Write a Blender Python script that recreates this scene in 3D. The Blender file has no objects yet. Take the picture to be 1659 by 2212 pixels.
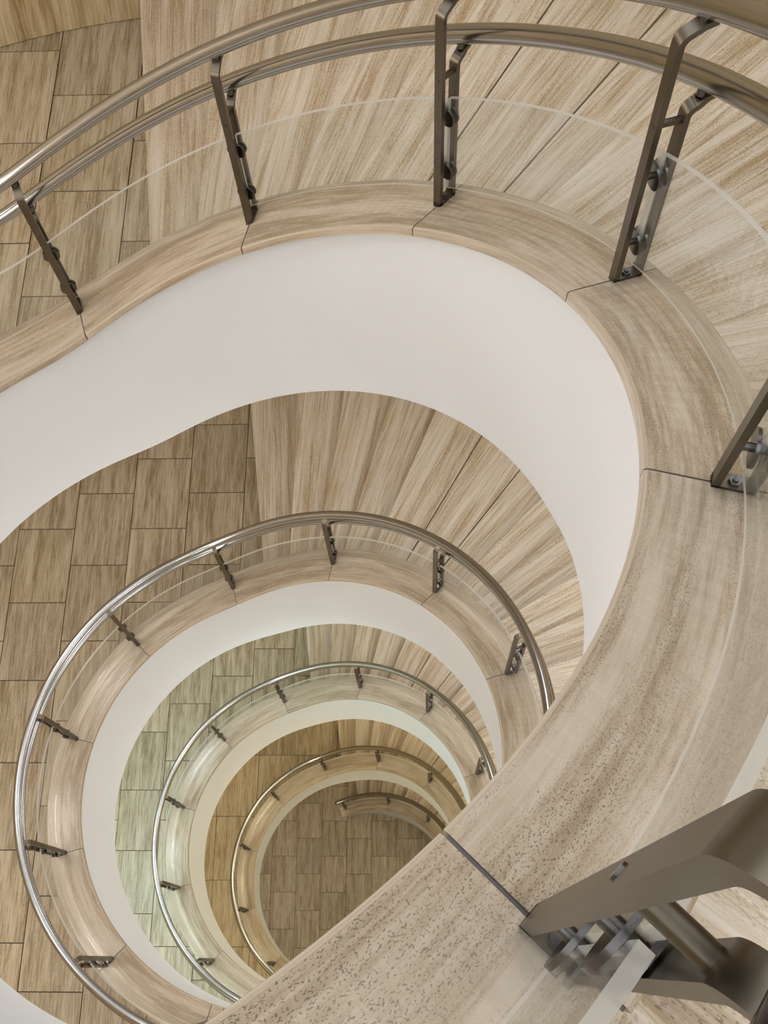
import bpy, math, random
from mathutils import Matrix, Vector

# ------------------------------------------------------------------ base measures
S = 0.46                     # metres per floor-tile width (everything below is measured in tile widths)
F_PX, W_PX = 2339.4, 1659.0
CAM_R = ((0.9993398, 0.0080017, 0.0354396), (0.0062152, 0.9234148, -0.3837532), (-0.0357961, 0.3837201, 0.9227554))
CX, CY, R0 = -2.19212, 2.39272, 3.08563            # axis of the stairwell, radius of the well
ZF = [1.39, 9.5636, 17.7371, 25.9514, 35.9847, 45.3398]   # depth of each landing below the camera
CH = [0.776, 0.776, 0.888, 0.9586, 1.131, 0.9226]  # curb top above landing floor
GZ = 45.3398                                       # ground level -> z = 0
ROUT = 8.06
A0 = 107.1
random.seed(7)

scene = bpy.context.scene
COL = scene.collection

# ------------------------------------------------------------------ camera
cd = bpy.data.cameras.new('camera')
cd.sensor_fit = 'HORIZONTAL'
cd.sensor_width = 36.0
cd.lens = F_PX / W_PX * 36.0
cd.clip_start = 0.02
cd.clip_end = 100
cam = bpy.data.objects.new('camera', cd)
COL.objects.link(cam)
m = Matrix(CAM_R).to_4x4()
m.translation = (0, 0, GZ * S)
cam.matrix_world = m
scene.camera = cam

# ------------------------------------------------------------------ world, exposure
world = bpy.data.worlds.new('world')
scene.world = world
world.use_nodes = True
bg = world.node_tree.nodes['Background']
bg.inputs[0].default_value = (0.90, 0.95, 1.0, 1)
bg.inputs[1].default_value = 2.1
scene.view_settings.view_transform = 'Standard'
scene.view_settings.look = 'None'
scene.view_settings.gamma = 1.0
scene.view_settings.use_curve_mapping = False
scene.view_settings.exposure = 0.0
try:
    scene.cycles.max_bounces = 6
    scene.cycles.diffuse_bounces = 3
    scene.cycles.glossy_bounces = 3
    scene.cycles.adaptive_threshold = 0.1
    scene.cycles.adaptive_min_samples = 16
    scene.cycles.transparent_max_bounces = 10
    scene.cycles.caustics_reflective = False
    scene.cycles.caustics_refractive = False
    scene.cycles.sample_clamp_indirect = 4.0
except Exception:
    pass


def zof(r):
    return GZ - ZF[r]


EJ = {0: 0, 1: -0.16, 2: 0.03, 3: 0.03, 4: 0.04, 5: 0.05}   # where the curb starts to climb, in joints


def ease(t, k=0.12):                                # smooth max(0, t)
    return 0.5 * (t + math.sqrt(t * t + k * k))


def jof(a):                                         # joint coordinate of an angle in degrees
    return (A0 - a) / 30.0


def rise(r, a, k=0.0):                                     # fraction of storey climbed at angle a (ring r)
    t = 0.15135 * (jof(a) - EJ[r])
    t = ease(t, 0.036 + k)
    return 1 - ease(1 - t, 0.02) if t > 0.5 else t


def base(r):
    return zof(r) + CH[r]


def curb(r, a, k=0.0):                              # height of the curb top (k: extra smoothing for the rails)
    b0, b1 = base(r), base(r - 1)
    return b0 + (b1 - b0) * rise(r, a, k)


FLAND = {0: 2.3, 1: 2.42, 2: 2.38, 3: 2.45, 4: 2.05, 5: 2.2}
FREC = 0.10                                         # plaster set back under the coping


def fascia_bottom(r, a):
    H = base(r - 1) - base(r)
    line = base(r) - 2.68 + H * 0.15135 * (jof(a) - EJ[r]) + 0.35 * min(1, max(0, (12 - a) / 30.0))
    lo = base(r) - FLAND[r]
    hi = base(r - 1) - FLAND[r - 1]
    v = lo + ease(line - lo, 0.26)
    return hi - ease(hi - v, 0.06) if v > (lo + hi) / 2 else v


def P(r, a, z):
    t = math.radians(a)
    return (CX + r * math.cos(t), CY + r * math.sin(t), z)


# ------------------------------------------------------------------ lights (unseen point lamps hung below the landings and flights)
def lamp(a, z, power, color, rad=4.9):
    ld = bpy.data.lights.new('ceiling_lamp', 'POINT')
    ld.shadow_soft_size = 0.22
    ld.energy = power
    ld.color = color
    o = bpy.data.objects.new('ceiling_lamp', ld)
    COL.objects.link(o)
    x, y, _ = P(rad, a, 0)
    o.location = (x * S, y * S, z * S)
    return o


NEUT = (1.0, 0.98, 0.95)
COOL = (0.90, 0.95, 1.0)
WARM = (1.0, 0.91, 0.62)
PALE = (0.80, 0.94, 1.0)
# lamps under the soffit of turn k light the landing and flight of turn k + 1
for r, col_land, pl_, col_stair, ps_ in ((0, (1.0, .955, .90), 42, COOL, 30), (1, (1.0, .96, .90), 29, COOL, 29), (2, PALE, 34, NEUT, 29), (3, WARM, 32, WARM, 28), (4, (1.0, .93, .78), 17, WARM, 24)):
    if r == 2:
        lamp(190, base(r) - FLAND[r] - 0.9, 60, (0.62, 1.0, 1.0), 6.2)
    for a in (245, 210, 178, 146):
        lamp(a, base(r) - FLAND[r] - 0.45, pl_, col_land)
    if r > 0:
        for a in (55, 27, 0, -27, -57):
            lamp(a, fascia_bottom(r, a) - 0.6, ps_, col_stair)


# ------------------------------------------------------------------ materials
def nodes_of(name):
    mt = bpy.data.materials.new(name)
    mt.use_nodes = True
    nt = mt.node_tree
    b = nt.nodes['Principled BSDF']
    return mt, nt, b


def srgb(r, g, b):
    f = lambda c: ((c / 255 + 0.055) / 1.055) ** 2.4 if c > 10 else c / 255 / 12.92
    return (f(r), f(g), f(b), 1)


def travertine(name, dark, mid, light, vein=1.0, pits=0.35, pit_scale=1.0, rough=0.45, stretch=0.05, blotch=0.0, vary=0.12, band=0.5, warp=0.05, pit_aspect=0.25, pit_lo=0.30):
    mt, nt, b = nodes_of(name)
    N, L = nt.nodes, nt.links
    uv = N.new('ShaderNodeUVMap')
    oi = N.new('ShaderNodeObjectInfo')
    off = N.new('ShaderNodeVectorMath'); off.operation = 'SCALE'
    off.inputs[0].default_value = (37.0, 91.0, 13.0)
    L.new(oi.outputs['Random'], off.inputs['Scale'])
    add = N.new('ShaderNodeVectorMath'); add.operation = 'ADD'
    L.new(uv.outputs[0], add.inputs[0]); L.new(off.outputs[0], add.inputs[1])
    # slow warp so veins wander
    w = N.new('ShaderNodeTexNoise'); w.inputs['Scale'].default_value = 3.0; w.inputs['Detail'].default_value = 1
    wm = N.new('ShaderNodeMapping'); wm.inputs['Scale'].default_value = (1.0, 0.5, 1)
    L.new(add.outputs[0], wm.inputs[0]); L.new(wm.outputs[0], w.inputs['Vector'])
    ws = N.new('ShaderNodeVectorMath'); ws.operation = 'SCALE'; ws.inputs['Scale'].default_value = warp
    L.new(w.outputs['Color'], ws.inputs[0])
    wa = N.new('ShaderNodeVectorMath'); wa.operation = 'ADD'
    L.new(add.outputs[0], wa.inputs[0]); L.new(ws.outputs[0], wa.inputs[1])

    def noise(sx, sy, detail=4, rough_=0.55, src=wa):
        mp = N.new('ShaderNodeMapping'); mp.inputs['Scale'].default_value = (sx, sy, 1)
        L.new(src.outputs[0], mp.inputs[0])
        n = N.new('ShaderNodeTexNoise'); n.inputs['Scale'].default_value = 1.0
        n.inputs['Detail'].default_value = detail; n.inputs['Roughness'].default_value = rough_
        L.new(mp.outputs[0], n.inputs['Vector'])
        return n
    n1 = noise(75 * vein, 75 * vein * stretch, 3, 0.65)      # fine striations
    n2 = noise(13 * vein, 13 * vein * stretch * 1.3, 2, 0.55)  # broad bands
    mixv = N.new('ShaderNodeMath'); mixv.operation = 'MULTIPLY_ADD'
    mixv.inputs[1].default_value = 1 - band
    sc = N.new('ShaderNodeMath'); sc.operation = 'MULTIPLY'; sc.inputs[1].default_value = band
    L.new(n2.outputs['Fac'], sc.inputs[0])
    L.new(n1.outputs['Fac'], mixv.inputs[0]); L.new(sc.outputs[0], mixv.inputs[2])
    cr = N.new('ShaderNodeValToRGB')
    e = cr.color_ramp.elements
    e[0].position = 0.39; e[0].color = dark
    e[1].position = 0.60; e[1].color = light
    x = e.new(0.49); x.color = mid
    L.new(mixv.outputs[0], cr.inputs[0])
    # per-piece tint
    hv = N.new('ShaderNodeHueSaturation')
    mr = N.new('ShaderNodeMapRange'); mr.inputs['To Min'].default_value = 1 - vary; mr.inputs['To Max'].default_value = 1 + vary
    L.new(oi.outputs['Random'], mr.inputs['Value'])
    L.new(mr.outputs[0], hv.inputs['Value'])
    L.new(cr.outputs[0], hv.inputs['Color'])
    # fine grain
    g = noise(220 * pit_scale, 220 * pit_scale * pit_aspect, 1, 0.5, add)
    gr = N.new('ShaderNodeValToRGB')
    gr.color_ramp.elements[0].position = pit_lo; gr.color_ramp.elements[0].color = (1, 1, 1, 1)
    gr.color_ramp.elements[1].position = pit_lo + 0.08; gr.color_ramp.elements[1].color = (0, 0, 0, 1)
    L.new(g.outputs['Fac'], gr.inputs[0])
    gm = N.new('ShaderNodeMapRange'); gm.inputs['From Min'].default_value = 0.70; gm.inputs['From Max'].default_value = 0.40
    L.new(n2.outputs['Fac'], gm.inputs['Value'])
    pm = N.new('ShaderNodeMath'); pm.operation = 'MULTIPLY'
    L.new(gr.outputs[0], pm.inputs[0]); L.new(gm.outputs[0], pm.inputs[1])
    pf = N.new('ShaderNodeMath'); pf.operation = 'MULTIPLY'; pf.inputs[1].default_value = pits
    L.new(pm.outputs[0], pf.inputs[0])
    mx = N.new('ShaderNodeMixRGB'); mx.blend_type = 'MIX'
    mx.inputs['Color2'].default_value = (dark[0] * 0.32, dark[1] * 0.32, dark[2] * 0.34, 1)
    L.new(pf.outputs[0], mx.inputs['Fac']); L.new(hv.outputs[0], mx.inputs['Color1'])
    last = mx
    if blotch > 0:                                            # filled holes: sparse olive patches
        bn = noise(70, 40, 3, 0.6, add)
        br = N.new('ShaderNodeValToRGB')
        br.color_ramp.elements[0].position = 0.255; br.color_ramp.elements[0].color = (1, 1, 1, 1)
        br.color_ramp.elements[1].position = 0.27; br.color_ramp.elements[1].color = (0, 0, 0, 1)
        L.new(bn.outputs['Fac'], br.inputs[0])
        bm_ = N.new('ShaderNodeMath'); bm_.operation = 'MULTIPLY'; bm_.inputs[1].default_value = blotch
        L.new(br.outputs[0], bm_.inputs[0])
        mb = N.new('ShaderNodeMixRGB'); mb.inputs['Color2'].default_value = srgb(150, 132, 96)
        L.new(bm_.outputs[0], mb.inputs['Fac']); L.new(mx.outputs[0], mb.inputs['Color1'])
        last = mb
    L.new(last.outputs[0], b.inputs['Base Color'])
    b.inputs['Roughness'].default_value = rough
    if blotch > 0:
        bp = N.new('ShaderNodeBump'); bp.inputs['Strength'].default_value = 0.25; bp.inputs['Distance'].default_value = 0.002
        inv = N.new('ShaderNodeMath'); inv.operation = 'SUBTRACT'; inv.inputs[0].default_value = 1.0
        L.new(pf.outputs[0], inv.inputs[1]); L.new(inv.outputs[0], bp.inputs['Height'])
        L.new(bp.outputs[0], b.inputs['Normal'])
    return mt


def plain(name, color, rough=0.6, metal=0.0, noise_amp=0.04, nscale=8.0):
    mt, nt, b = nodes_of(name)
    N, L = nt.nodes, nt.links
    tc = N.new('ShaderNodeTexCoord')
    n = N.new('ShaderNodeTexNoise'); n.inputs['Scale'].default_value = nscale; n.inputs['Detail'].default_value = 4
    L.new(tc.outputs['Object'], n.inputs['Vector'])
    cr = N.new('ShaderNodeValToRGB')
    cr.color_ramp.elements[0].color = tuple(c * (1 - noise_amp) for c in color[:3]) + (1,)
    cr.color_ramp.elements[1].color = tuple(min(1, c * (1 + noise_amp)) for c in color[:3]) + (1,)
    L.new(n.outputs['Fac'], cr.inputs[0]); L.new(cr.outputs[0], b.inputs['Base Color'])
    b.inputs['Roughness'].default_value = rough
    b.inputs['Metallic'].default_value = metal
    return mt


M = {}
M['tile'] = travertine('travertine_tile', srgb(142, 122, 93), srgb(174, 157, 130), srgb(193, 180, 156), vein=1.4, pits=0.65, pit_scale=1.5, rough=0.42, warp=0.018, vary=0.12, band=0.40, pit_aspect=0.35, pit_lo=0.35)
M['tread'] = travertine('travertine_tread', srgb(183, 158, 124), srgb(212, 194, 169), srgb(226, 214, 197), vein=1.5, pits=0.6, pit_scale=1.4, rough=0.45, stretch=0.03, warp=0.03, vary=0.08, band=0.45, pit_aspect=0.35, pit_lo=0.35)
M['curb'] = travertine('travertine_coping', srgb(164, 145, 121), srgb(187, 169, 147), srgb(203, 188, 169), vein=1.15, pits=0.75, pit_scale=2.6, rough=0.2, stretch=0.065, blotch=0.8, vary=0.04, band=0.5, pit_aspect=0.55, pit_lo=0.345)
M['wallstone'] = travertine('travertine_wall', srgb(146, 121, 84), srgb(182, 162, 126), srgb(202, 186, 154), vein=1.0, pits=0.2, rough=0.45)
M['white'] = plain('white_plaster', (0.77, 0.78, 0.80), 0.7, 0, 0.01, 1.5)
M['ceiling'] = plain('ceiling_plaster', (0.80, 0.78, 0.75), 0.8, 0, 0.015, 1.5)
M['grout'] = plain('dark_grout', srgb(62, 46, 30), 0.9, 0, 0.1, 30)
M['mortar'] = plain('grey_mortar', srgb(104, 97, 94), 0.9, 0, 0.1, 60)
M['rail'] = plain('brushed_steel', (0.44, 0.44, 0.45), 0.18, 1.0, 0.06, 25)
M['bronze'] = plain('weathered_steel', (0.165, 0.138, 0.105), 0.36, 1.0, 0.30, 14)
M['disc'] = plain('dark_steel', (0.16, 0.15, 0.14), 0.25, 1.0, 0.15, 20)


def glass_mat(name, refl_col, haze, hazecol, rough):
    mt = bpy.data.materials.new(name); mt.use_nodes = True
    nt = mt.node_tree; N, L = nt.nodes, nt.links
    N.remove(N['Principled BSDF'])
    out = N['Material Output']
    tr = N.new('ShaderNodeBsdfTransparent'); tr.inputs[0].default_value = (0.97, 0.98, 0.975, 1)
    gl = N.new('ShaderNodeBsdfGlossy'); gl.inputs['Color'].default_value = refl_col; gl.inputs['Roughness'].default_value = rough
    lw = N.new('ShaderNodeLayerWeight'); lw.inputs['Blend'].default_value = 0.5
    pw_ = N.new('ShaderNodeMath'); pw_.operation = 'POWER'; pw_.inputs[1].default_value = 5.0
    L.new(lw.outputs['Facing'], pw_.inputs[0])
    fr = N.new('ShaderNodeMath'); fr.operation = 'MULTIPLY_ADD'; fr.inputs[1].default_value = 0.5; fr.inputs[2].default_value = 0.025
    L.new(pw_.outputs[0], fr.inputs[0])
    m1 = N.new('ShaderNodeMixShader')
    L.new(fr.outputs[0], m1.inputs[0]); L.new(tr.outputs[0], m1.inputs[1]); L.new(gl.outputs[0], m1.inputs[2])
    df = N.new('ShaderNodeBsdfDiffuse'); df.inputs[0].default_value = hazecol
    tl = N.new('ShaderNodeBsdfTranslucent'); tl.inputs[0].default_value = hazecol
    dm = N.new('ShaderNodeMixShader'); dm.inputs[0].default_value = 0.5
    L.new(df.outputs[0], dm.inputs[1]); L.new(tl.outputs[0], dm.inputs[2])
    m2 = N.new('ShaderNodeMixShader'); 
    tc = N.new('ShaderNodeTexCoord'); n = N.new('ShaderNodeTexNoise'); n.inputs['Scale'].default_value = 3
    L.new(tc.outputs['Object'], n.inputs['Vector'])
    mr = N.new('ShaderNodeMapRange'); mr.inputs['To Min'].default_value = haze * 0.8; mr.inputs['To Max'].default_value = haze * 1.2
    L.new(n.outputs['Fac'], mr.inputs['Value']); L.new(mr.outputs[0], m2.inputs[0])
    L.new(m1.outputs[0], m2.inputs[1]); L.new(dm.outputs[0], m2.inputs[2])
    L.new(m2.outputs[0], out.inputs['Surface'])
    return mt


M['glass'] = glass_mat('clear_acrylic', (1, 1, 1, 1), 0.05, (0.85, 0.84, 0.82, 1), 0.02)
M['glass_edge'] = glass_mat('acrylic_edge', (1, 1, 1, 1), 0.7, (0.95, 0.93, 0.89, 1), 0.1)


# ------------------------------------------------------------------ mesh helpers (coordinates in tile widths, scaled to metres here)
def make(name, verts, faces, mat, parent=None, uvs=None, smooth=False, mats=None, fmat=None, loc=None, rot=0.0):
    me = bpy.data.meshes.new(name)
    me.from_pydata([(v[0] * S, v[1] * S, v[2] * S) for v in verts], [], faces)
    if uvs is not None:
        lay = me.uv_layers.new(name='UVMap')
        data = []
        for pl in me.polygons:
            for li in pl.loop_indices:
                u = uvs(pl, me.loops[li].vertex_index)
                data.extend((u[0] * S, u[1] * S))
        lay.data.foreach_set('uv', data)
    for mm in (mats or [mat]):
        me.materials.append(mm)
    if fmat:
        me.polygons.foreach_set('material_index', fmat)
    if smooth:
        me.polygons.foreach_set('use_smooth', [True] * len(me.polygons))
    me.update()
    o = bpy.data.objects.new(name, me)
    COL.objects.link(o)
    if loc is not None:
        o.location = (loc[0] * S, loc[1] * S, loc[2] * S)
        o.rotation_euler = (0, 0, rot)
    if parent is not None:
        o.parent = parent
    return o


def empty(name, label, cat, group=None, loc=(0, 0, 0)):
    o = bpy.data.objects.new(name, None)
    COL.objects.link(o)
    o['label'] = label
    o['category'] = cat
    if group:
        o['group'] = group
    return o


def struct(o, label):
    o['kind'] = 'structure'
    o['label'] = label
    return o


def sweep(prof_fn, angles, closed=True, caps=True):
    """sweep a profile [(r,z),...] (function of angle) round the axis; returns verts, faces, per-vertex (profile length, arc)"""
    V, Fc, uv = [], [], []
    n = None
    for a in angles:
        pr = prof_fn(a)
        n = len(pr)
        d = 0
        for k, (r, z) in enumerate(pr):
            if k:
                d += math.hypot(r - pr[k - 1][0], z - pr[k - 1][1])
            V.append(P(r, a, z))
            uv.append((d, math.radians(a) * (R0 + 0.25)))
    rng = n if closed else n - 1
    for i in range(len(angles) - 1):
        for k in range(rng):
            k2 = (k + 1) % n
            Fc.append((i * n + k, (i + 1) * n + k, (i + 1) * n + k2, i * n + k2))
    if caps and closed:
        Fc.append(tuple(range(n)))
        Fc.append(tuple(reversed([(len(angles) - 1) * n + k for k in range(n)])))
    return V, Fc, uv


def arange(a, b, step):
    n = max(1, int(math.ceil(abs(b - a) / step)))
    return [a + (b - a) * i / n for i in range(n + 1)]


def clip(poly, nx, ny, d):                          # keep n.p >= d
    out = []
    for i in range(len(poly)):
        p, q = poly[i], poly[(i + 1) % len(poly)]
        sp, sq = p[0] * nx + p[1] * ny - d, q[0] * nx + q[1] * ny - d
        if sp >= 0:
            out.append(p)
        if (sp >= 0) != (sq >= 0):
            t = sp / (sp - sq)
            out.append((p[0] + t * (q[0] - p[0]), p[1] + t * (q[1] - p[1])))
    return out


ORD = {0: 'topmost', 1: 'uppermost', 2: 'second', 3: 'third', 4: 'fourth', 5: 'lowest'}

# ------------------------------------------------------------------ structure: fascia walls, ceilings, floors, outer wall
A_END = {r: A0 - 7 * 30 for r in range(1, 6)}        # -102.9: flights end where the next landing starts
A_LAND = 257.1


def ring_angles(r, step=2.0):
    if r == 5:
        return arange(110.0, A_END[r], step)
    if r == 0:
        return arange(A_LAND, 95, step)
    return arange(A_LAND, A_END[r], step)


WLAB = {0: 'white plaster band of the landing above the camera',
        1: 'broad white curved plaster band under the uppermost stone curb',
        2: 'white curved plaster band under the second stone curb from the top',
        3: 'white curved plaster band under the third stone curb from the top',
        4: 'white curved plaster band under the fourth stone curb from the top',
        5: 'short white curved plaster wall under the lowest stone curb on the ground'}
for r in range(0, 6):
    def prof(a, r=r):
        if r == 0:
            top, bot = base(0) - 0.115, base(0) - FLAND[0]
        else:
            top, bot = curb(r, a) - 0.115, fascia_bottom(r, a)
        if r == 5:
            bot = max(0.0, bot)
            top = max(top, 0.2)
        return [(R0 + FREC, top), (R0 + 0.485, top), (R0 + 0.485, bot), (R0 + FREC, bot)]
    V, Fc, uv = sweep(prof, ring_angles(r, 1.5))
    o = make('wall_well', V, Fc, M['white'])
    struct(o, WLAB[r])

# soffits
for r in range(0, 5):
    def prof(a, r=r):
        z = (base(0) - FLAND[0]) if r == 0 else fascia_bottom(r, a)
        return [(R0 + 0.4, z + 0.005), (ROUT + 0.1, z + 0.005), (ROUT + 0.1, z + 0.06), (R0 + 0.4, z + 0.06)]
    V, Fc, uv = sweep(prof, ring_angles(r, 3))
    struct(make('ceiling', V, Fc, M['ceiling']), 'white curved soffit of the %s turn of the stair' % ORD[r])

# outer wall
V, Fc, uv = sweep(lambda a: [(ROUT + 0.03, -0.3), (ROUT + 0.4, -0.3), (ROUT + 0.4, zof(0) + 4.5), (ROUT + 0.03, zof(0) + 4.5)], arange(-180, 180, 3), caps=False)
wall = make('wall_outer', V, Fc, M['wallstone'], uvs=lambda pl, vi: (uv[vi][1] * 2.3, V[vi][2]))
struct(wall, 'curved honey coloured travertine wall round the stairwell')
zb, zt = zof(1), fascia_bottom(1, 150) + 8.0
k = 0
for a in arange(64.3, 154.3, 10)[:-1]:
    a1, a2 = a + 0.035, a + 10 - 0.035
    def prof(x):
        return [(ROUT, zb + 0.015), (ROUT + 0.06, zb + 0.015), (ROUT + 0.06, zb + 5.6), (ROUT, zb + 5.6)]
    Vp, Fp, uvp = sweep(prof, arange(a1, a2, 2.5))
    make('wall_panel', Vp, Fp, M['wallstone'], wall, uvs=lambda pl, vi: (math.radians(0) + uvp[vi][1] * 2.3 + Vp[vi][2] * 0.12, Vp[vi][2]))

# landings: slab + tiles
TILES = {1: (-4.2247, 9.2204, 1.0, 1.37176, 0), 2: (-7.1936, 7.7798, 1.0, 1.37176, 1), 3: (-6.1874, 5.7773, 1.0, 1.37176, 0),
         4: (-6.7442, 4.3295, 1.28814, 1.96211, None), 5: (-6.1537, 5.2857, 1.0, 1.37176, 0)}
FLAB = {1: 'travertine tiled landing beside the uppermost railing', 2: 'travertine tiled landing beside the second railing from the top',
        3: 'pale grey lit tiled landing beside the third railing from the top', 4: 'yellow lit landing of large tiles beside the fourth railing',
        5: 'brown tiled ground floor at the bottom of the stairwell'}
GAP = 0.007
TH = 0.06
for r in range(0, 6):
    zt = zof(r) - 0.01
    if r == 5:
        V, Fc, uv = sweep(lambda a: [(0.01, zt), (ROUT + 0.1, zt), (ROUT + 0.1, zt - 0.3), (0.01, zt - 0.3)], arange(0, 360, 4), caps=False)
    else:
        V, Fc, uv = sweep(lambda a: [(R0 + 0.3, zt), (ROUT + 0.1, zt), (ROUT + 0.1, zt - 0.3), (R0 + 0.3, zt - 0.3)], arange(270, 96.5, 3))
    fl = make('floor', V, Fc, M['grout'])
    struct(fl, FLAB.get(r, 'stone landing above the camera'))
    if r == 0:
        continue
    ox, oy, w, L_, par = TILES[r]
    shared = {}
    for c in range(-16, 16):
        for q in range(-14, 16):
            sh = 0.0 if par is None else 0.5 * ((c + par) % 2)
            x0, y1 = ox + c * w + GAP, oy - (q + sh) * L_ - GAP
            x1, y0 = x0 + w - 2 * GAP, y1 - L_ + 2 * GAP
            mx_, my_ = (x0 + x1) / 2 - CX, (y0 + y1) / 2 - CY
            rr = math.hypot(mx_, my_)
            if rr > ROUT + 0.8:
                continue
            poly = [(x0 - CX, y0 - CY), (x1 - CX, y0 - CY), (x1 - CX, y1 - CY), (x0 - CX, y1 - CY)]
            full = True
            if r != 5:
                if rr < R0 - 0.8:
                    continue
                n = (mx_ / rr, my_ / rr)
                p2 = clip(poly, n[0], n[1], R0 + 0.33)
                t1, t2 = math.radians(96.8), math.radians(266)
                p2 = clip(p2, -math.sin(t1), math.cos(t1), 0) if p2 else p2
                p2 = clip(p2, math.sin(t2), -math.cos(t2), 0) if p2 else p2
            else:
                p2 = poly
            if p2 and rr > ROUT - 1.2:
                n = (mx_ / rr, my_ / rr)
                p2 = clip(p2, -n[0], -n[1], -(ROUT + 0.05))
            if not p2 or len(p2) < 3:
                continue
            area = 0.5 * sum(p2[i][0] * p2[(i + 1) % len(p2)][1] - p2[(i + 1) % len(p2)][0] * p2[i][1] for i in range(len(p2)))
            if abs(area) < 0.01:
                continue
            n_ = len(p2)
            bz = zof(r)
            rnd = random.uniform(-0.002, 0.002)
            Vt = [(p[0] - mx_, p[1] - my_, rnd) for p in p2] + [(p[0] - mx_, p[1] - my_, -TH) for p in p2]
            Ft = [tuple(range(n_)), tuple(reversed(range(n_, 2 * n_)))] + [(i, i + n_, (i + 1) % n_ + n_, (i + 1) % n_) for i in range(n_)]
            make('tile', Vt, Ft, M['tile'], fl, uvs=lambda pl, vi: (Vt[vi][0] + Vt[vi][2], Vt[vi][1]), loc=(mx_ + CX, my_ + CY, bz))

# ------------------------------------------------------------------ stair flights
EDGES = [97.1, 89.8, 82.5, 75.2, 67.6, (60.2,), (52.6,), 46.2, 39.0, 31.5, 24.4, 17.0, 9.5, 2, -5.5, -13, -20.5, -28, -35.5, -43, (-50.5,), (-58,), -65.5, -73, -80.5, -88]
SLAB = {1: 'pale travertine stair flight at the top of the picture, nearest to the camera', 2: 'travertine stair flight seen below the broad white band',
        3: 'travertine stair flight beside the third railing from the top', 4: 'yellow lit travertine stair flight beside the fourth railing',
        5: 'short travertine stair flight rising from the ground floor'}
N_RISE = sum(1 for e in EDGES if not isinstance(e, tuple))
for r in range(1, 6):
    fe = empty('stair_flight', SLAB[r], 'staircase', 'stair flights round the well')
    H = ZF[r] - ZF[r - 1]
    riser = H / N_RISE
    lvl = 0
    for i, e in enumerate(EDGES):
        flush = isinstance(e, tuple)
        a = e[0] if flush else e
        if not flush:
            lvl += 1
        nx_ = EDGES[i + 1] if i + 1 < len(EDGES) else -93.5
        nflush = isinstance(nx_, tuple)
        b = nx_[0] if nflush else nx_
        z = zof(r) + lvl * riser
        if lvl == N_RISE and i + 1 == len(EDGES):
            b = -93.5
        am = math.radians((a + b) / 2)
        er, et = (math.cos(am), math.sin(am)), (-math.sin(am), math.cos(am))
        ri, ro = R0 + 0.488, ROUT - 0.004
        nose = 0.0 if flush else 0.05               # overhang towards lower step
        back = 0.012 if nflush else -0.10            # tuck under the next riser
        mid = ((ri + ro) / 2 * er[0], (ri + ro) / 2 * er[1])

        def pt(rad, ang, shift):
            t = math.radians(ang)
            return (rad * math.cos(t) - math.sin(t) * shift, rad * math.sin(t) + math.cos(t) * shift)
        pl = [pt(ri, a, nose), pt(ro, a, nose), pt(ro, b, back), pt(ri, b, back)]
        bev = 0.012
        pt_top = [pt(ri, a, nose - bev), pt(ro, a, nose - bev), pt(ro, b, back), pt(ri, b, back)]
        t0 = 0.10
        Vt = [(p[0] - mid[0], p[1] - mid[1], 0) for p in pt_top] + [(p[0] - mid[0], p[1] - mid[1], -bev) for p in pl] + [(p[0] - mid[0], p[1] - mid[1], -t0) for p in pl]
        Ft = [(0, 3, 2, 1), (8, 9, 10, 11)] + [(k, (k + 1) % 4, 4 + (k + 1) % 4, 4 + k) for k in range(4)] + [(4 + k, 4 + (k + 1) % 4, 8 + (k + 1) % 4, 8 + k) for k in range(4)]

        def uvf(pl_, vi):
            v = Vt[vi]
            return (v[0] * et[0] + v[1] * et[1] + v[2], v[0] * er[0] + v[1] * er[1])
        make('tread', Vt, Ft, M['tread'], fe, uvs=uvf, loc=(CX + mid[0], CY + mid[1], z))
        if not flush:
            p = [pt(ri, a, 0), pt(ro, a, 0), pt(ro, a, -0.06), pt(ri, a, -0.06)]
            Vr = [(x[0] - mid[0], x[1] - mid[1], -t0 + 0.001) for x in p] + [(x[0] - mid[0], x[1] - mid[1], -riser - 0.02) for x in p]
            Fr = [(0, 3, 2, 1), (4, 5, 6, 7)] + [(k, (k + 1) % 4, 4 + (k + 1) % 4, 4 + k) for k in range(4)]
            make('riser', Vr, Fr, M['tread'], fe, uvs=lambda pl_, vi: (Vr[vi][2], Vr[vi][0] * er[0] + Vr[vi][1] * er[1]), loc=(CX + mid[0], CY + mid[1], z))

# ------------------------------------------------------------------ stone curbs
JA = {-5: 254.4, -4: 225.2, -3: 195.7, -2: 166.1, -1: 136.2, 0: 107.1, 1: 76.4, 2: 46.1, 3: 16.2, 4: -13.8, 5: -43.8, 6: -73.6}
JR = {1: {0: 107.2, 4: -13.6}, 2: {-5: 253.8, 0: 105.6, 1: 75.9, 2: 45.2, 3: 15.8}, 3: {0: 108.2, 1: 76.7, 2: 47.4, 3: 17.1}, 4: {-4: 226.5, -3: 196.8, 0: 106.4}, 5: {2: 46.9}}


def jang(r, j):
    return JR.get(r, {}).get(j, JA[j])


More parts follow.
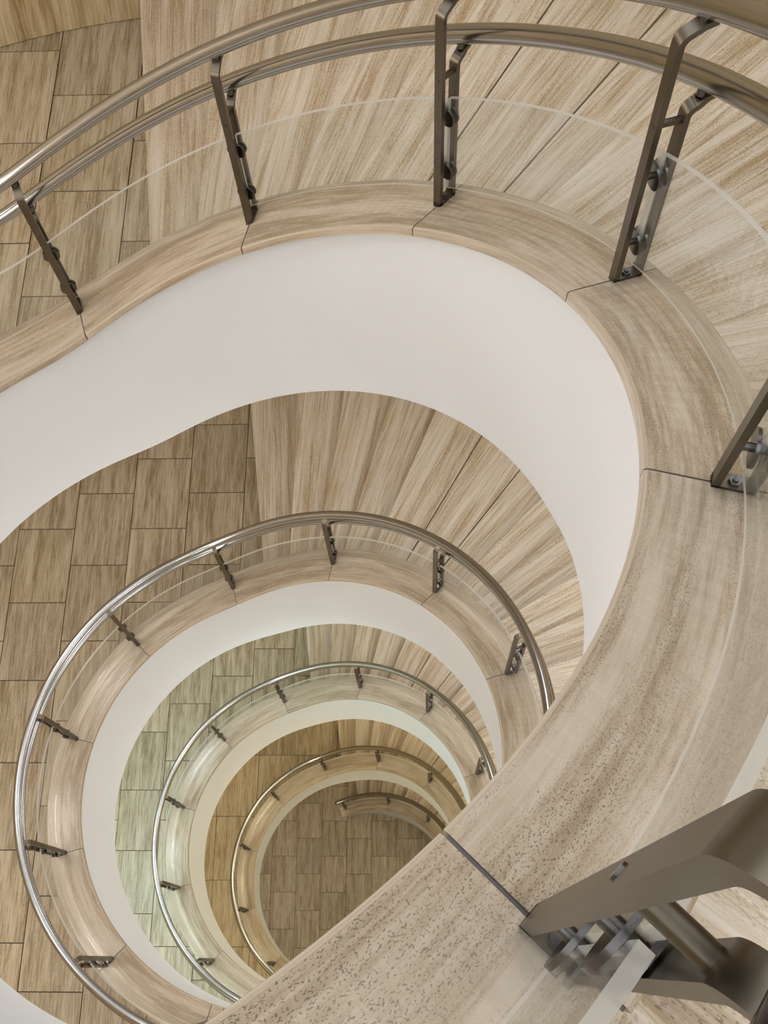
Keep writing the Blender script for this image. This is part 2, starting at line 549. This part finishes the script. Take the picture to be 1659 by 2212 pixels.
CLAB = {1: 'uppermost travertine curb sweeping from the landing up past the camera', 2: 'travertine curb of the second ring, above the narrower white band',
        3: 'glossy grey travertine curb of the third ring from the top', 4: 'yellowish travertine curb of the fourth ring',
        5: 'short travertine curb of the lowest ring ending on the ground floor'}
CW = 0.51
for r in range(1, 6):
    ce = empty('stone_curb', CLAB[r], 'curb', 'stone curbs round the well')
    js = list(range(-5, 7)) if r < 5 else list(range(1, 7))
    bounds = [jang(r, j) for j in js] + [A_END[r]]
    if r == 5:
        bounds = [110.3] + bounds
    else:
        if bounds[0] < A_LAND - 0.1:
            bounds = [A_LAND] + bounds
    g = 0.10                                         # half joint in degrees
    for i in range(len(bounds) - 1):
        a1, a2 = bounds[i] - g, bounds[i + 1] + g
        def prof(a, r=r):
            t = curb(r, a)
            b = 0.014
            z2 = t - 0.11
            return [(R0 + b, t), (R0 + CW - b, t), (R0 + CW, t - b), (R0 + CW, z2), (R0 + b, z2), (R0, z2 + b), (R0, t - b)]
        V, Fc, uv = sweep(prof, arange(a1, a2, 1.5))
        make('coping_stone', V, Fc, M['curb'], ce, uvs=lambda pl, vi: uv[vi])
    def prof2(a, r=r):
        t = curb(r, a)
        return [(R0 + 0.016, t - 0.005), (R0 + CW - 0.016, t - 0.005), (R0 + CW - 0.016, t - 0.105), (R0 + 0.016, t - 0.105)]
    V, Fc, uv = sweep(prof2, arange(bounds[0] - 0.3, bounds[-1], 1.5))
    make('mortar_bed', V, Fc, M['mortar'], ce)

# ------------------------------------------------------------------ railings
RF, RR = 0.255, 0.380                                # radial offset of the two bars of a post
BT, BW = 0.030, 0.060                                # bar thickness (radial), width (tangential)
UP_R, UP_Z, LO_R, LO_Z, TUBE = 0.340, 1.760, 0.428, 1.362, 0.057
PO = R0 + 0.32


def ribbon(path, t, w):
    """flat bar along a path in the xz plane; each side has its own vertices so bends shade smoothly and edges stay crisp"""
    V, Fc = [], []
    n = len(path)
    ring = []
    for i, (x, z) in enumerate(path):
        p, q = path[max(0, i - 1)], path[min(n - 1, i + 1)]
        dx, dz = q[0] - p[0], q[1] - p[1]
        l = math.hypot(dx, dz) or 1
        nx_, nz_ = dz / l, -dx / l
        ring.append([(x + nx_ * s * t / 2, y * w / 2, z + nz_ * s * t / 2) for s, y in ((-1, -1), (1, -1), (1, 1), (-1, 1))])
    for k in range(4):
        o = len(V)
        for rg in ring:
            V += [rg[k], rg[(k + 1) % 4]]
        for i in range(n - 1):
            Fc.append((o + 2 * i, o + 2 * i + 1, o + 2 * i + 3, o + 2 * i + 2))
    for rg, rev in ((ring[0], True), (ring[-1], False)):
        o = len(V)
        V += rg
        f = (o, o + 1, o + 2, o + 3)
        Fc.append(tuple(reversed(f)) if rev else f)
    return V, Fc


def cyl_x(x0, x1, rad, z, y=0.0, n=16):
    V = []
    for x in (x0, x1):
        for k in range(n):
            t = 2 * math.pi * k / n
            V.append((x, y + rad * math.cos(t), z + rad * math.sin(t)))
    V = V + V                                        # caps get their own vertices
    Fc = [tuple(reversed(range(2 * n, 3 * n))), tuple(range(3 * n, 4 * n))] + [(k, (k + 1) % n, n + (k + 1) % n, n + k) for k in range(n)]
    return V, Fc


def cyl_z(z0, z1, rad, x, y=0.0, n=12):
    V = []
    for z in (z0, z1):
        for k in range(n):
            t = 2 * math.pi * k / n
            V.append((x + rad * math.cos(t), y + rad * math.sin(t), z))
    V = V + V                                        # caps get their own vertices
    Fc = [tuple(reversed(range(2 * n, 3 * n))), tuple(range(3 * n, 4 * n))] + [(k, (k + 1) % n, n + (k + 1) % n, n + k) for k in range(n)]
    return V, Fc


def join(*parts):
    V, Fc = [], []
    for v, f in parts:
        o = len(V)
        V += v
        Fc += [tuple(i + o for i in q) for q in f]
    return V, Fc


def bend(x0, top, x1, ztop):
    """bar going up at x0 then curling outwards to x1"""
    pts = [(x0, -0.05), (x0, top)]
    rad = 0.06
    for k in range(0, 11):
        t = math.radians(k * 6.9)
        pts.append((x0 + rad * (1 - math.cos(t)), top + rad * math.sin(t)))
    lx, lz = pts[-1]
    pts.append(((lx + x1) / 2, lz + (ztop - lz) * 0.7))
    pts.append((x1, ztop))
    return pts


d = -0.32
front = ribbon(bend(RF + d, 1.585, UP_R + d + 0.05, 1.682), BT, BW)
rear = ribbon(bend(RR + d, 1.165, LO_R + d + 0.055, 1.272), BT, BW)
foot = ribbon([(RF + d - BT / 2, 0.02), (RR + d + BT / 2, 0.02)], 0.035, BW)
post_geo = join(front, rear, foot)
disc_geo = {}
POST_PARTS = [
    ('spacer_rod', cyl_x(RF + d + BT / 2, RR + d - BT / 2, 0.018, 1.14, n=12), 'bronze'),
    ('clamp_disc', cyl_x(0.305 + d, 0.318 + d, 0.072, 0.80, n=24), 'disc'),
    ('clamp_disc', cyl_x(0.346 + d, 0.359 + d, 0.072, 0.80, n=24), 'disc'),
    ('clamp_disc', cyl_x(0.305 + d, 0.318 + d, 0.072, 0.31, n=24), 'disc'),
    ('clamp_disc', cyl_x(0.346 + d, 0.359 + d, 0.072, 0.31, n=24), 'disc'),
    ('clamp_bolt', cyl_x(RF + d + BT / 2, RR + d - BT / 2, 0.016, 0.80, n=12), 'disc'),
    ('clamp_bolt', cyl_x(RF + d + BT / 2, RR + d - BT / 2, 0.016, 0.31, n=12), 'disc'),
    ('rail_bracket', join(cyl_z(1.672, 1.72, 0.020, UP_R + d), cyl_z(1.650, 1.660, 0.020, UP_R + d)), 'disc'),
    ('rail_bracket', join(cyl_z(1.266, 1.315, 0.020, LO_R + d), cyl_z(1.244, 1.254, 0.020, LO_R + d)), 'disc'),
    ('anchor_bolt', join(cyl_z(0.03, 0.055, 0.024, (RF + RR) / 2 + d, n=6), cyl_z(0.03, 0.066, 0.012, (RF + RR) / 2 + d, n=8)), 'disc'),
    ('slotted_screw', cyl_x(RF + d - BT / 2 - 0.004, RF + d, 0.013, 1.14, n=12), 'disc'),
]
PM = {}


def shared_mesh(key, name, geo, mat, smooth_from=None):
    if key not in PM:
        o = make(name, geo[0], geo[1], mat, smooth=True)
        PM[key] = o.data
        bpy.data.objects.remove(o)
    return PM[key]


def link(name, me, parent, loc=None, rot=0):
    o = bpy.data.objects.new(name, me)
    COL.objects.link(o)
    o.parent = parent
    if loc is not None:
        o.location = (loc[0] * S, loc[1] * S, loc[2] * S)
        o.rotation_euler = (0, 0, rot)
    return o


def tube(r, roff, zoff, a_start, a_end, name, parent, cap0=False):
    angs = arange(a_start, a_end, 1.5)
    n = 20
    V, Fc = [], []
    pts = [Vector(P(R0 + roff, a, curb(r, a, 0.010) + zoff)) for a in angs]
    for i, p in enumerate(pts):
        t = (pts[min(i + 1, len(pts) - 1)] - pts[max(i - 1, 0)]).normalized()
        up = Vector((0, 0, 1))
        s = t.cross(up).normalized()
        u = s.cross(t)
        for k in range(n):
            th = 2 * math.pi * k / n
            V.append(tuple(p + (s * math.cos(th) + u * math.sin(th)) * TUBE))
    for i in range(len(angs) - 1):
        for k in range(n):
            k2 = (k + 1) % n
            Fc.append((i * n + k, i * n + k2, (i + 1) * n + k2, (i + 1) * n + k))
    Fc.append(tuple(reversed(range(n))))
    Fc.append(tuple((len(angs) - 1) * n + k for k in range(n)))
    return make(name, V, Fc, M['rail'], parent, smooth=True)


GLAB = {1: 'uppermost twin tube steel railing with acrylic panels, nearest the camera', 2: 'twin tube steel railing of the second ring from the top',
        3: 'steel railing of the third ring from the top, beside the pale landing', 4: 'steel railing of the fourth ring, beside the yellow lit landing',
        5: 'short dark steel railing of the lowest ring starting on the ground floor'}
for r in range(1, 6):
    ge = empty('railing', GLAB[r], 'railing', 'steel railings round the well')
    js = list(range(-5, 7)) if r < 5 else list(range(0, 7))
    a_s = A_LAND if r < 5 else 111.0
    tube(r, UP_R, UP_Z, a_s, A_END[r], 'handrail', ge)
    tube(r, LO_R, LO_Z, a_s, A_END[r], 'lower_rail', ge)
    for j in js:
        a = jang(r, j)
        if r == 5 and j == 0:
            a = 106.5
        po = link('post', shared_mesh('post', 'post', post_geo, M['bronze']), ge, P(PO, a, curb(r, a)), math.radians(a))
        for k, (nm, geo, mt) in enumerate(POST_PARTS):
            link(nm, shared_mesh('pp%d' % k, nm, geo, M[mt]), po)
    seq = [jang(r, j) for j in js]
    if r == 5:
        seq[0] = 106.5
    seq = seq + [A_END[r]]
    if r < 5:
        seq = [A_LAND] + seq if A_LAND - seq[0] > 1.2 else seq
    for i in range(len(seq) - 1):
        gap = math.degrees(0.012 / (R0 + 0.33))
        a1, a2 = seq[i] - gap, seq[i + 1] + gap
        def prof(a, r=r):
            c = curb(r, a)
            return [(R0 + 0.319, c + 0.13), (R0 + 0.327, c + 0.13), (R0 + 0.345, c + 0.13), (R0 + 0.345, c + 0.945), (R0 + 0.319, c + 0.945)]
        V, Fc, uv = sweep(prof, arange(a1, a2, 2.0))
        nseg = len(arange(a1, a2, 2.0)) - 1
        fm = []
        for s_ in range(nseg):
            fm += [1, 0, 0, 1, 0]
        fm += [1, 1]
        make('glass_panel', V, Fc, None, ge, mats=[M['glass'], M['glass_edge']], fmat=fm)
